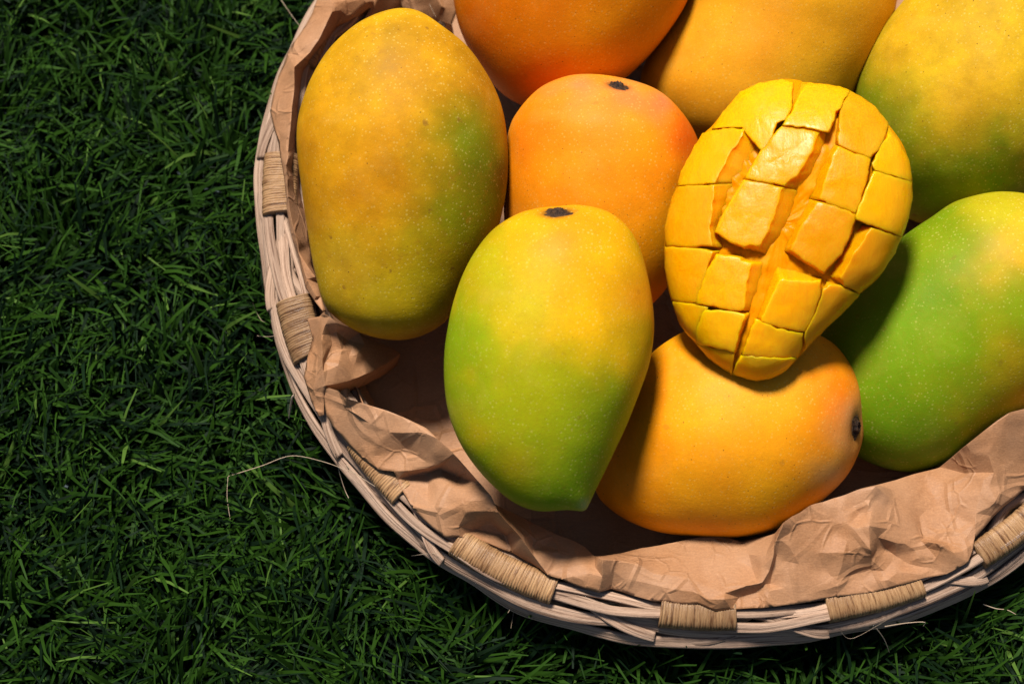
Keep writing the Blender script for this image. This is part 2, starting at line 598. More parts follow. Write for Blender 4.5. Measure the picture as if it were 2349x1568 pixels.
for i, (d, am, fr, ph, dz, za, wd, tk, ti) in enumerate(specs):
    vs, fs, uv = strand(0.03 * i, T2 + .03 * i + .02,
                        lambda th, d=d, am=am, fr=fr, ph=ph: d + am * math.sin(fr * th + ph) + am * .35 * math.sin(2.7 * fr * th + ph * 2),
                        lambda th, dz=dz, za=za, fr=fr, ph=ph: dz + za * math.cos(fr * th + ph),
                        wd, tk, lambda th, ti=ti, fr=fr, ph=ph: ti + .3 * math.cos(fr * th + ph), i + 1, nS)
    mesh_obj("rim_strand", vs, fs, M_CANE, basket, (BC[0], BC[1], ZR), uvs=uv)

# slanting strips that pass from the inner bundle to the outer hoop
bind.sort()
for i, (th, half) in enumerate(bind):
    nx = bind[(i + 1) % len(bind)]
    nxt = nx[0] + (T2 if i + 1 == len(bind) else 0) - nx[1] * 1.03
    for k in range(2):
        s0, s1 = th + half * .7 + .03 * k, nxt - .012 * (1 - k)
        f = lambda t, s0=s0, s1=s1: min(1, max(0, (t - s0) / (s1 - s0)))
        sm = lambda v: v * v * (3 - 2 * v)
        vs, fs, uv = strand(s0, s1, lambda t, f=f, k=k: .0125 - .0015 * k - .0095 * sm(f(t)),
                            lambda t, f=f, k=k: -.0012 + .0022 * math.sin(math.pi * f(t)) - .0030 * f(t) + .0003 * k,
                            .0038, .0013, lambda t, f=f: .5 - 1.1 * f(t), 40 + i * 2 + k, 50)
        mesh_obj("cross_strand", vs, fs, M_CANE, basket, (BC[0], BC[1], ZR), uvs=uv)

for i, (th, half) in enumerate(bind):
    rs = random.Random(100 + i)
    turns = int(half * 2 * .158 / .0009)
    per = 5
    m = 26
    nr = turns * per + 1
    vs, fs, uv = [], [], []
    jit = [rs.uniform(-.0001, .00012) for _ in range(turns + 1)]
    sk = [rs.uniform(-.00015, .00015) for _ in range(turns + 1)]
    wide = .0062 if 3.0 < th < 3.75 else .0047
    cdr = .0098 if 3.0 < th < 3.75 else .0092
    for r_ in range(nr):
        f = r_ / (nr - 1)
        ti = min(turns - 1, r_ // per)
        lump = .00022 * abs(math.sin(math.pi * r_ / per)) + jit[ti]
        t = th - half + 2 * half * f
        for j in range(m):
            q = T2 * j / m
            ca, sa = math.cos(q), math.sin(q)
            ex = lambda v: math.copysign(abs(v) ** .75, v)
            c, rad = ring_frame(t + sk[ti] * sa, cdr, .0004)
            slope = .25
            p = c + rad * (ex(ca) * (wide + lump)) + np.array([0, 0, 1]) * (ex(sa) * (.0035 + lump) + slope * ca * wide * -.5)
            vs.append(p); uv.append((q / T2 * 1.2, r_ / per * 1.0 + i * 3))
    for r_ in range(nr - 1):
        for j in range(m):
            fs.append((r_ * m + j, r_ * m + (j + 1) % m, (r_ + 1) * m + (j + 1) % m, (r_ + 1) * m + j))
    fs.append(tuple(range(m - 1, -1, -1))); fs.append(tuple((nr - 1) * m + j for j in range(m)))
    mesh_obj("binding", vs, fs, M_BIND, basket, (BC[0], BC[1], ZR), uvs=uv)


def wall_r(z):
    return .142 + (.152 - .142) * (max(z, 0) / ZR) ** .8


vs, fs, uv = [], [], []
NST = 64
for i in range(NST):                                  # upright stakes
    th = T2 * i / NST
    path = []
    for z in np.linspace(.004, ZR - .003, 12):
        r = wall_r(z) + (.002 if i % 2 else -.002) * math.sin(z * 520)
        path.append((BC[0] + r * math.cos(th), BC[1] + r * math.sin(th), z))
    a, b = tube(path, .0019, 6)
    o_ = len(vs); vs += a; fs += [tuple(x + o_ for x in f) for f in b]; uv += [(k // 6 * .1, k % 6 / 6 + i) for k in range(len(a))]
for j in range(7):                                    # weavers
    z = .006 + j * .0046
    path = []
    for k in range(NST * 4 + 1):
        th = T2 * k / (NST * 4)
        r = wall_r(z) + .0024 * math.cos(th * NST / 2 + math.pi * (j % 2))
        path.append((BC[0] + r * math.cos(th), BC[1] + r * math.sin(th), z))
    a, b = tube(path, .0022, 6)
    o_ = len(vs); vs += a; fs += [tuple(x + o_ for x in f) for f in b]; uv += [(k // 6 * .02, k % 6 / 6 + j) for k in range(len(a))]
wv = mesh_obj("woven_wall", vs, fs, M_CANE, basket, (BC[0], BC[1], 0), uvs=uv)
wv["kind"] = "stuff"
vs = [(BC[0], BC[1], .006)] + [(BC[0] + .142 * math.cos(T2 * k / 48), BC[1] + .142 * math.sin(T2 * k / 48), .006) for k in range(48)]
vs += [(a, b, .002) for a, b, _ in vs]
fs = [(0, 1 + k, 1 + (k + 1) % 48) for k in range(48)] + [(49, 50 + (k + 1) % 48, 50 + k) for k in range(48)] + \
     [(1 + k, 50 + k, 50 + (k + 1) % 48, 1 + (k + 1) % 48) for k in range(48)]
mesh_obj("base", vs, fs, M_CANE, basket, (BC[0], BC[1], 0), uvs=[(v[0] * 20, v[1] * 20) for v in vs], smooth=False)

# loose straw hairs round the rim
HAIRS = [
    ([(523, 1092, .045), (600, 1068, .06), (668, 1045, .075), (740, 1058, .088), (800, 1080, .094), (830, 1093, .096)], .00024),
    ([(523, 1092, .045), (521, 1140, .03), (528, 1190, .02)], .00018),
    ([(770, 1040, .094), (778, 1080, .085), (790, 1120, .075), (800, 1142, .068)], .0003),
    ([(800, 1076, .094), (795, 1066, .098), (810, 1082, .098), (860, 1115, .096)], .0003),
    ([(945, 1274, .08), (975, 1270, .09), (1005, 1268, .095)], .0002),
    ([(676, 905, .096), (670, 912, .094), (666, 935, .088), (663, 958, .082)], .0007),
    ([(1165, 1405, .09), (1180, 1385, .08), (1172, 1440, .06)], .00015),
    ([(2255, 1385, .06), (2285, 1395, .055), (2310, 1398, .05), (2330, 1408, .045)], .0003),
    ([(2010, 1440, .095), (2028, 1465, .088), (2040, 1495, .08)], .0003),
    ([(2030, 1436, .096), (2080, 1428, .1), (2120, 1426, .1), (2118, 1435, .098)], .0003),
    ([(580, 695, .09), (588, 715, .08), (600, 735, .08), (608, 738, .09)], .0002),
    ([(590, 770, .08), (615, 772, .085), (640, 768, .09)], .00018),
    ([(985, 10, .09), (1000, 40, .09)], .0001),
    ([(645, 0, .06), (665, 30, .06), (690, 62, .07), (712, 80, .08)], .0002),
    ([(1930, 1450, .095), (1960, 1462, .09), (2060, 1405, .1)], .00012),
]
for pts, rad in HAIRS:
    pw = np.array([PZ(x, y, max(.022, z + ZR - .095)) for x, y, z in pts])
    pw = spline(pw, 6, closed=False)
    vs, fs = tube(pw, rad * .58, 5, .6)
    mesh_obj("loose_fibre", vs, fs, M_HAIR, basket, tuple(pw[0]))

# ------------------------------------------------------------------ paper lining
paper = empty("paper_lining", (BC[0], BC[1], .008))
tag(paper, "crumpled brown kraft paper lining folded over the inside of the basket", "paper")

A = lambda x, y: (630.9 + .439 * x, 688.2 + .439 * y)
B = lambda x, y: (1147 + .30505 * x, 1089.7 + .30505 * y)
Cc = lambda x, y: (1720.5 + .4512 * x, 860.3 + .4512 * y)
Dd = lambda x, y: (562 + .5122 * x, .5122 * y)


def sheet(name, outer, inner, inside, creases, seed, levels=((72, .0005), (30, .00014)), skirt=(.0003, .0006, .006, .013), thick=.0003):
    """a crumpled sheet. outer / inner: chains (x,y,z cm above rim) that together close the boundary;
    inside: extra points; creases: index pairs chains by label"""
    rs = random.Random(seed)
    pts, lab = [], {}

    def add(p):
        key = (round(p[0], 1), round(p[1], 1))
        if key in lab: return lab[key]
        lab[key] = len(pts); pts.append(p); return lab[key]

    def dens(ch, step):
        out = [ch[0]]
        for a, b in zip(ch[:-1], ch[1:]):
            d = math.hypot(a[0] - b[0], a[1] - b[1]); k = max(1, int(d / step))
            for i in range(1, k + 1):
                f = i / k
                q = [a[j] + (b[j] - a[j]) * f for j in range(3)]
                if i < k:
                    nx, ny = -(b[1] - a[1]) / d, (b[0] - a[0]) / d
                    s = rs.uniform(-1.6, 1.6); q[0] += nx * s; q[1] += ny * s
                out.append(tuple(q))
        return out
    oc = [add(p) for p in dens(outer, 24)]
    ic = [add(p) for p in dens(inner, 24)]
    loop = []
    for i in oc + ic:
        if not loop or loop[-1] != i: loop.append(i)
    if loop[0] == loop[-1]: loop.pop()
    edges = []
    for ch in creases:
        idx = [add(p) for p in dens(ch, 30)]
        edges += [(a, b) for a, b in zip(idx[:-1], idx[1:]) if a != b]
    for p in inside: add(p)

    def cdt(pp, ee):
        r = delaunay_2d_cdt([Vector((p[0], p[1])) for p in pp], ee, [loop], 1, 1e-4)
        vv, _, ff, ov = r[0], r[1], r[2], r[3]
        hz = []
        for i, v in enumerate(vv):
            if ov[i]: hz.append(pp[ov[i][0]][2])
            else: hz.append(min(pp, key=lambda p: (p[0] - v[0]) ** 2 + (p[1] - v[1]) ** 2)[2])
        return vv, ff, hz, ov
    allp = list(pts)
    for spacing, jit in levels:
        vv, ff, hz, ov = cdt(allp, edges)
        T = np.array([[(vv[i][0], vv[i][1], hz[i]) for i in f] for f in ff])
        a, b, c = T[:, 0], T[:, 1], T[:, 2]
        det = (b[:, 1] - c[:, 1]) * (a[:, 0] - c[:, 0]) + (c[:, 0] - b[:, 0]) * (a[:, 1] - c[:, 1])
        det = np.where(abs(det) < 1e-9, 1e-9, det)
        known = np.array([(p[0], p[1]) for p in allp])
        mn, mx = T[:, :, :2].min((0, 1)), T[:, :, :2].max((0, 1))
        tries = int((mx - mn).prod() / spacing ** 2 * 6)
        for _ in range(tries):
            x, y = rs.uniform(mn[0], mx[0]), rs.uniform(mn[1], mx[1])
            if ((known - (x, y)) ** 2).sum(1).min() < (spacing * .62) ** 2: continue
            l1 = ((b[:, 1] - c[:, 1]) * (x - c[:, 0]) + (c[:, 0] - b[:, 0]) * (y - c[:, 1])) / det
            l2 = ((c[:, 1] - a[:, 1]) * (x - c[:, 0]) + (a[:, 0] - c[:, 0]) * (y - c[:, 1])) / det
            l3 = 1 - l1 - l2
            ok = np.where((l1 >= 0) & (l2 >= 0) & (l3 >= 0))[0]
            if len(ok) == 0: continue
            i = ok[0]
            z = l1[i] * a[i, 2] + l2[i] * b[i, 2] + l3[i] * c[i, 2]
            allp.append((x, y, z + rs.uniform(-jit, jit) * 100)); known = np.vstack([known, (x, y)])
    vv, ff, hz, ov = cdt(allp, edges)
    W = [PZ(v[0], v[1], ZR + h / 100) for v, h in zip(vv, hz)]
    bm = bmesh.new()
    bv = [bm.verts.new(p) for p in W]
    for f in ff:
        try: bm.faces.new([bv[i] for i in f])
        except ValueError: pass
    back = {}
    for i, o_ in enumerate(ov):
        for q in o_: back[q] = i
    # the sheet goes on down inside the basket behind the visible crest
    prev = [bv[back[i]] for i in ic if i in back]
    base = [v.co.copy() for v in prev]
    for inn, dn in ((skirt[0], skirt[2]), (skirt[1], skirt[3])):
        row = []
        for c in base:
            d = Vector((BC[0] - c.x, BC[1] - c.y, 0)).normalized()
            row.append(bm.verts.new(c + d * inn + Vector((0, 0, -dn))))
        for i in range(len(prev) - 1):
            if prev[i] is not prev[i + 1]:
                try: bm.faces.new((prev[i], prev[i + 1], row[i + 1], row[i]))
                except ValueError: pass
        prev = row
    bmesh.ops.triangulate(bm, faces=bm.faces[:])
    bmesh.ops.subdivide_edges(bm, edges=bm.edges[:], cuts=1, use_grid_fill=True)
    inner_v = [v for v in bm.verts if not v.is_boundary]
    bmesh.ops.triangulate(bm, faces=bm.faces[:])
    bmesh.ops.subdivide_edges(bm, edges=bm.edges[:], cuts=1, use_grid_fill=True)
    inner_v = [v for v in bm.verts if not v.is_boundary]
    for _ in range(1):
        bmesh.ops.smooth_vert(bm, verts=inner_v, factor=.45, use_axis_x=True, use_axis_y=True, use_axis_z=True)
    bmesh.ops.recalc_face_normals(bm, faces=bm.faces[:])
    for v in bm.verts:
        v.co.z += noise.noise(v.co * 260) * .00010 + noise.noise(v.co * 90 + Vector((3, 1, 7))) * .0002
    me = bpy.data.meshes.new(name)
    bmesh.ops.translate(bm, verts=bm.verts[:], vec=-paper.location)
    bm.normal_update()
    up = sum(f.normal.z * f.calc_area() for f in bm.faces)
    if up < 0: bmesh.ops.reverse_faces(bm, faces=bm.faces[:])
    bm.to_mesh(me); bm.free()
    me.polygons.foreach_set("use_smooth", np.ones(len(me.polygons), bool))
    me.set_sharp_from_angle(angle=R(19))
    me.materials.append(M_PAPER)
    o = bpy.data.objects.new(name, me); col.objects.link(o); o.parent = paper
    so = o.modifiers.new("thickness", 'SOLIDIFY'); so.thickness = thick; so.offset = -1
    return o


def pt(fr, x, y, z): return (*fr(x, y), z)


# --- long flap along the lower rim
up = lambda z: z if z < .75 else z + (z - .75) * .7
a = lambda x, y, z: pt(A, x, y, up(z))
b = lambda x, y, z: pt(B, x, y, up(z))
c = lambda x, y, z: pt(Cc, x, y, z)
outer = [a(258, 462, .8), a(252, 500, .55), a(268, 600, .45), a(300, 660, .42), a(380, 750, .4), a(450, 820, .42), a(540, 885, .55), a(620, 893, .7),
         a(640, 935, .45), a(660, 985, .42), a(720, 1085, .42), a(770, 1140, .4), a(830, 1195, .4), a(890, 1240, .42), a(965, 1235, .45),
         a(1100, 1262, .2), a(1240, 1318, .1), a(1330, 1370, .2), b(360, 748, .6), b(560, 822, .5), b(740, 880, .55), b(835, 852, .3), b(1000, 905, .3), b(1150, 945, .35),
         b(1410, 970, .4), b(1490, 963, .45), b(1620, 1020, .45), b(1740, 1005, .42), b(1900, 995, .42), c(127, 1175, .4), c(300, 1152, .42),
         c(440, 1122, .45), c(560, 1110, .42), c(690, 1087, .45), c(840, 1045, .45), c(900, 1028, .42), c(1000, 1010, .42), c(1110, 950, .42),
         c(1135, 880, .5), c(1142, 830, .5), c(1240, 715, .45), c(1393, 580, .4), c(1560, 440, .4)]
inner = [c(1560, 440, .4), c(1560, 120, 1.9), c(1393, 168, 1.9), c(1320, 186, 2.0), c(1200, 272, 1.7), c(1100, 352, 1.2), c(1020, 420, 0.2), c(965, 465, -0.4),
         c(900, 482, -0.3), c(740, 530, 0.2), c(640, 556, 0.8), c(540, 580, 1.4), c(430, 620, 1.3), c(310, 658, 1.4), c(170, 745, 1.7), c(130, 800, 0.3),
         b(1960, 462, -0.1), b(1820, 497, -0.5), b(1730, 470, -0.5), b(1600, 440, -0.6), b(1400, 480, -0.6), b(1200, 522, -0.6), b(1040, 545, -0.5),
         b(900, 583, -0.3), b(770, 604, 0.2), b(715, 606, 0.2), b(640, 535, -0.2), b(560, 490, -0.2), b(450, 450, -0.2), b(300, 380, -0.1), b(120, 290, 0.1), b(20, 245, 0.3),
         a(1150, 1062, 1.2), a(1125, 1012, 1.3), a(1080, 960, 1.1), a(1000, 870, 1.3), a(940, 803, 1.7), a(850, 722, 1.5), a(790, 665, 1.4), a(650, 600, 1.3),
         a(520, 555, 1.2), a(375, 510, 1.3), a(355, 500, 1.2), a(330, 470, 1.0), a(285, 455, .9), a(258, 462, .8)]
creases = [
    [a(330, 470, 1.0), a(365, 565, .9), a(300, 660, .42)],
    [a(375, 510, 1.3), a(365, 565, .9), a(490, 640, 1.1), a(600, 690, 1.1), a(775, 690, 1.45)],
    [a(365, 565, .9), a(440, 740, .75), a(540, 885, .55)],
    [a(775, 690, 1.45), a(690, 780, .8), a(800, 850, .95), a(850, 860, 1.0), a(940, 803, 1.7)],
    [a(690, 780, .8), a(540, 885, .55)],
    [a(620, 893, .7), a(720, 888, .8), a(800, 875, .9), a(850, 860, 1.0)],
    [a(640, 935, .45), a(720, 912, .25), a(800, 900, .2), a(860, 880, .35), a(940, 803, 1.7)],
    [a(860, 880, .35), a(960, 930, .5), a(1080, 960, 1.1)],
    [a(800, 900, .2), a(800, 985, .35), a(850, 965, .7), a(1000, 985, 1.0), a(1125, 1012, 1.3)],
    [a(660, 985, .42), a(800, 985, .35)],
    [a(720, 1085, .42), a(860, 1080, .8), a(1000, 1105, 1.0), a(1110, 1100, 1.1), a(1165, 1105, 1.35), a(1150, 1062, 1.2)],
    [a(890, 1240, .42), a(960, 1180, .7), a(1050, 1140, .8), a(1110, 1100, 1.1)],
    [a(1165, 1105, 1.35), a(1225, 1175, 1.2), a(1290, 1245, 1.05), a(1350, 1335, .85), b(360, 748, .6)],
    [a(965, 1235, .45), a(1060, 1195, .15), a(1210, 1230, .0), a(1240, 1318, .1)],
    [a(1110, 1100, 1.1), a(1120, 1150, .4), a(1210, 1230, .0)],
    [b(360, 748, .6), b(480, 690, .55), b(600, 650, .6), b(715, 606, 0.2)],
    [b(770, 604, 0.2), b(765, 630, 1.1), b(770, 760, .85), b(740, 880, .55)],
    [b(765, 630, 1.1), b(860, 720, .75), b(935, 782, .6)],
    [b(835, 852, .3), b(935, 782, .6), b(1130, 815, .62), b(1270, 850, .65), b(1460, 875, .65), b(1680, 890, .7)],
    [b(765, 630, 1.1), b(900, 640, .8), b(1040, 665, .7), b(1160, 740, .62), b(1290, 750, .62), b(1420, 770, .62), b(1560, 840, .62), b(1690, 885, .7), b(1850, 830, .75), b(1975, 805, .7)],
    [b(1620, 1020, .45), b(1690, 930, .8), b(1690, 885, .7)],
    [b(1490, 963, .45), b(1560, 930, .7), b(1690, 930, .8)],
    [b(1690, 930, .8), b(1800, 915, .3), b(1920, 880, .3), c(75, 1062, .5)],
    [b(1640, 445, -0.6), b(1640, 560, -0.2), b(1700, 700, 0.3), b(1850, 830, .75)],
    [c(170, 745, 1.7), c(125, 850, 1.15), c(120, 920, 1.1), c(75, 1062, .5)],
    [c(130, 800, 0.3), c(85, 900, .8), c(35, 1046, .6)],
    [c(170, 745, 1.7), c(135, 920, .7), c(100, 1060, .35)],
    [c(100, 1095, .55), c(250, 1072, .62), c(440, 1040, .7), c(520, 1012, .5), c(612, 990, .5), c(750, 1000, .55), c(870, 1012, .5)],
    [c(440, 1040, .7), c(445, 1122, .5)],
    [c(605, 765, 1.6), c(612, 880, 1.35), c(612, 990, .5)],
    [c(540, 580, 1.4), c(620, 690, 1.35), c(605, 765, 1.6)],
    [c(605, 765, 1.6), c(690, 880, .5), c(800, 955, .4), c(1000, 1000, .45)],
    [c(640, 560, 1.55), c(740, 650, 0.85), c(800, 705, 0.75), c(870, 840, 0.6), c(960, 855, 1.0), c(1110, 945, .5)],
    [c(800, 705, 0.75), c(860, 720, 0.35), c(880, 830, 0.45), c(1000, 850, 0.5), c(1130, 860, .55)],
    [c(965, 465, -0.4), c(1090, 498, 0.3), c(1190, 525, 0.9), c(1250, 640, .9)],
    [c(1090, 498, 0.3), c(1240, 495, 1.0), c(1393, 440, .8)],
    [c(1320, 186, 2.0), c(1210, 400, 1.3), c(1240, 495, 1.0)],
    [c(1190, 525, 0.9), c(1150, 700, .7), c(1142, 830, .5)],
    [c(310, 660, 1.4), c(350, 760, 1.2), c(345, 900, 1.0), c(375, 985, .7)],
    [c(430, 620, 1.3), c(500, 760, 1.35), c(500, 900, 1.1), c(540, 960, .75)],
    [c(200, 870, 1.15), c(240, 780, 1.3), c(310, 690, 1.35)],
]
inside = [a(430, 600, 1.15), a(600, 800, .75), a(700, 640, 1.35), a(900, 1170, .65), a(800, 1060, .6), a(1000, 1050, 1.1),
          b(100, 420, 0.6), b(250, 560, 0.5), b(450, 600, 0.3), b(550, 760, .7), b(900, 820, .5), b(1300, 640, 0.05), b(1500, 620, 0), b(1800, 640, 0.1), b(1900, 700, 0.3),
          c(250, 960, .85), c(180, 1000, .7), c(480, 900, 1.2), c(430, 800, 1.05), c(560, 700, 1.15), c(700, 780, 1.1), c(740, 850, .95), c(950, 640, 0.1), c(1050, 720, 0.3),
          c(900, 560, -0.1), c(1280, 330, 1.5), c(700, 1040, .65), c(850, 930, .6), c(950, 930, .6), c(650, 880, .75)]
sheet("lower_flap", outer, inner, inside, creases, 3)

# --- folded triangle in the lower left corner
outer = [a(255, 60, 1.3), a(232, 85, 1.0), a(180, 95, .5), a(170, 100, .4), a(195, 200, .4), a(165, 320, .45), a(150, 400, .4), a(165, 450, .25), a(190, 530, .2), a(228, 607, .2), a(255, 600, .3), a(254, 500, .6), a(264, 446, .9)]
inner = [a(264, 446, .9), a(300, 443, .8), a(400, 418, .5), a(480, 385, .0), a(560, 345, -.6), a(660, 278, -1.6), a(600, 245, -1.1), a(520, 208, -.3), a(440, 170, .4), a(395, 140, .9), a(330, 118, 1.3), a(290, 85, 1.35), a(255, 60, 1.3)]
creases = [[a(232, 85, 1.0), a(245, 180, 1.1), a(245, 300, 1.05), a(264, 446, .9)],
           [a(330, 118, 1.3), a(320, 165, .95), a(300, 230, .8), a(255, 330, .85)],
           [a(320, 165, .95), a(350, 260, .7), a(330, 340, .9), a(300, 443, .8)],
           [a(395, 140, .9), a(380, 210, .45), a(430, 280, .5), a(415, 350, .35), a(400, 418, .5)],
           [a(330, 340, .9), a(415, 350, .35)],
           [a(150, 400, .4), a(200, 470, .5), a(254, 500, .6)],
           [a(232, 85, 1.0), a(195, 200, .4)]]
inside = [a(290, 180, .9), a(500, 290, -.1), a(220, 300, .8), a(215, 400, .75), a(470, 230, .2)]
sheet("corner_flap", outer, inner, inside, creases, 5, skirt=(-.001, -.002, .005, .010))

# --- strip standing along the left side
d = lambda x, y, z: pt(Dd, x, y, z)
outer = [d(345, -40, .6), d(322, 0, .6), d(300, 62, .5), d(240, 160, .45), d(190, 240, .4), d(150, 340, .4), d(125, 430, .4), d(112, 500, .4), d(128, 570, .45), d(150, 640, .6),
         d(165, 740, .6), d(180, 850, .6), d(195, 990, .7), d(215, 1080, .7), d(235, 1130, .7), d(255, 1220, .7), d(272, 1290, .6), d(310, 1345, .7), d(348, 1392, .9), d(362, 1388, .8)]
inner = [d(362, 1388, .8), d(325, 1262, .6), d(318, 1240, .9), d(300, 1190, .2), d(285, 1050, -.3), d(262, 900, -.5), d(245, 760, -.6), d(240, 600, -.7), d(265, 420, -.8), d(320, 290, -.9), d(410, 170, -1.0), d(500, 100, -1.1), d(600, 40, -1.2), d(700, -40, -1.2), d(345, -40, .6)]
creases = [[d(345, -40, .6), d(395, 12, 1.1), d(392, 50, 1.1), d(330, 180, 1.2), d(293, 232, 1.1), d(220, 300, 1.35), d(222, 400, 1.3), d(205, 560, 1.25), d(183, 740, 1.1), d(190, 860, 1.1), d(215, 1010, 1.1), d(235, 1085, 1.2), d(240, 1130, 1.0)],
           [d(300, 62, .5), d(395, 12, 1.1), d(520, -10, .6)],
           [d(220, 300, 1.35), d(240, 420, .4), d(228, 540, .6)],
           [d(293, 232, 1.1), d(320, 235, .2), d(330, 180, 1.2)],
           [d(392, 50, 1.1), d(410, 110, .3), d(470, 80, .4), d(545, 10, .4)],
           [d(190, 240, .4), d(260, 200, .95), d(330, 180, 1.2)],
           [d(240, 1130, 1.0), d(280, 1190, 1.0), d(318, 1240, .9)],
           [d(240, 1130, 1.0), d(275, 1250, .9), d(318, 1240, .9)],
           [d(275, 1250, .9), d(272, 1290, .6)],
           [d(275, 1250, .9), d(320, 1330, .9)]]
inside = [d(165, 450, .85), d(170, 600, .95), d(200, 700, 1.1), d(250, 250, .8)]
sheet("side_flap", outer, inner, inside, creases, 8, skirt=(-.001, -.002, .005, .010), levels=((60, .0004), (26, .00014)))

# --- corner of paper showing above the left mango
outer = [d(800, -60, -.4), d(985, -60, -.2), d(962, 0, -.3), d(925, 112, -1.0)]
inner = [d(925, 112, -1.0), d(860, 90, -1.2), d(760, 60, -1.4), d(700, 30, -1.6), d(690, -60, -1.2), d(800, -60, -.4)]
sheet("upper_flap", outer, inner, [d(880, 30, -.5), d(850, -20, -.4)], [[d(860, -60, -.3), d(900, 40, -.6), d(925, 112, -1.0)]], 9, skirt=(.0005, .001, .005, .010))

# --- the bowl-shaped sheet under the fruit
vs, fs = [], []
nu, nv = 120, 30
for i in range(nu):
    th = T2 * i / nu
    wr = noise.noise(Vector((math.cos(th) * 5, math.sin(th) * 5, 1))) * .5 + .5
    for j in range(nv):
        f = j / (nv - 1)
        z = .008 + (ZR - .008 - .005) * max(0, 1 - f / .5) ** 1.2 + .002 * wr * (1 - f)
        r = (wall_r(z) - .0050) * (1 if f < .5 else 1 - (f - .5) / .5) 
        rr = r + .003 * noise.noise(Vector((math.cos(th) * 9, math.sin(th) * 9, f * 5))) * (f < 1)
        vs.append((BC[0] + rr * math.cos(th), BC[1] + rr * math.sin(th), z))
for i in range(nu):
    for j in range(nv - 1):
        i2 = (i + 1) % nu
        fs.append((i * nv + j, i * nv + j + 1, i2 * nv + j + 1, i2 * nv + j))
sh = mesh_obj("inner_sheet", vs, fs, M_PAPER, paper, tuple(paper.location))
so = sh.modifiers.new("thickness", 'SOLIDIFY'); so.thickness = .0003

# ------------------------------------------------------------------ whole mangoes
HEAP = .021                      # the fruit is heaped above the rim


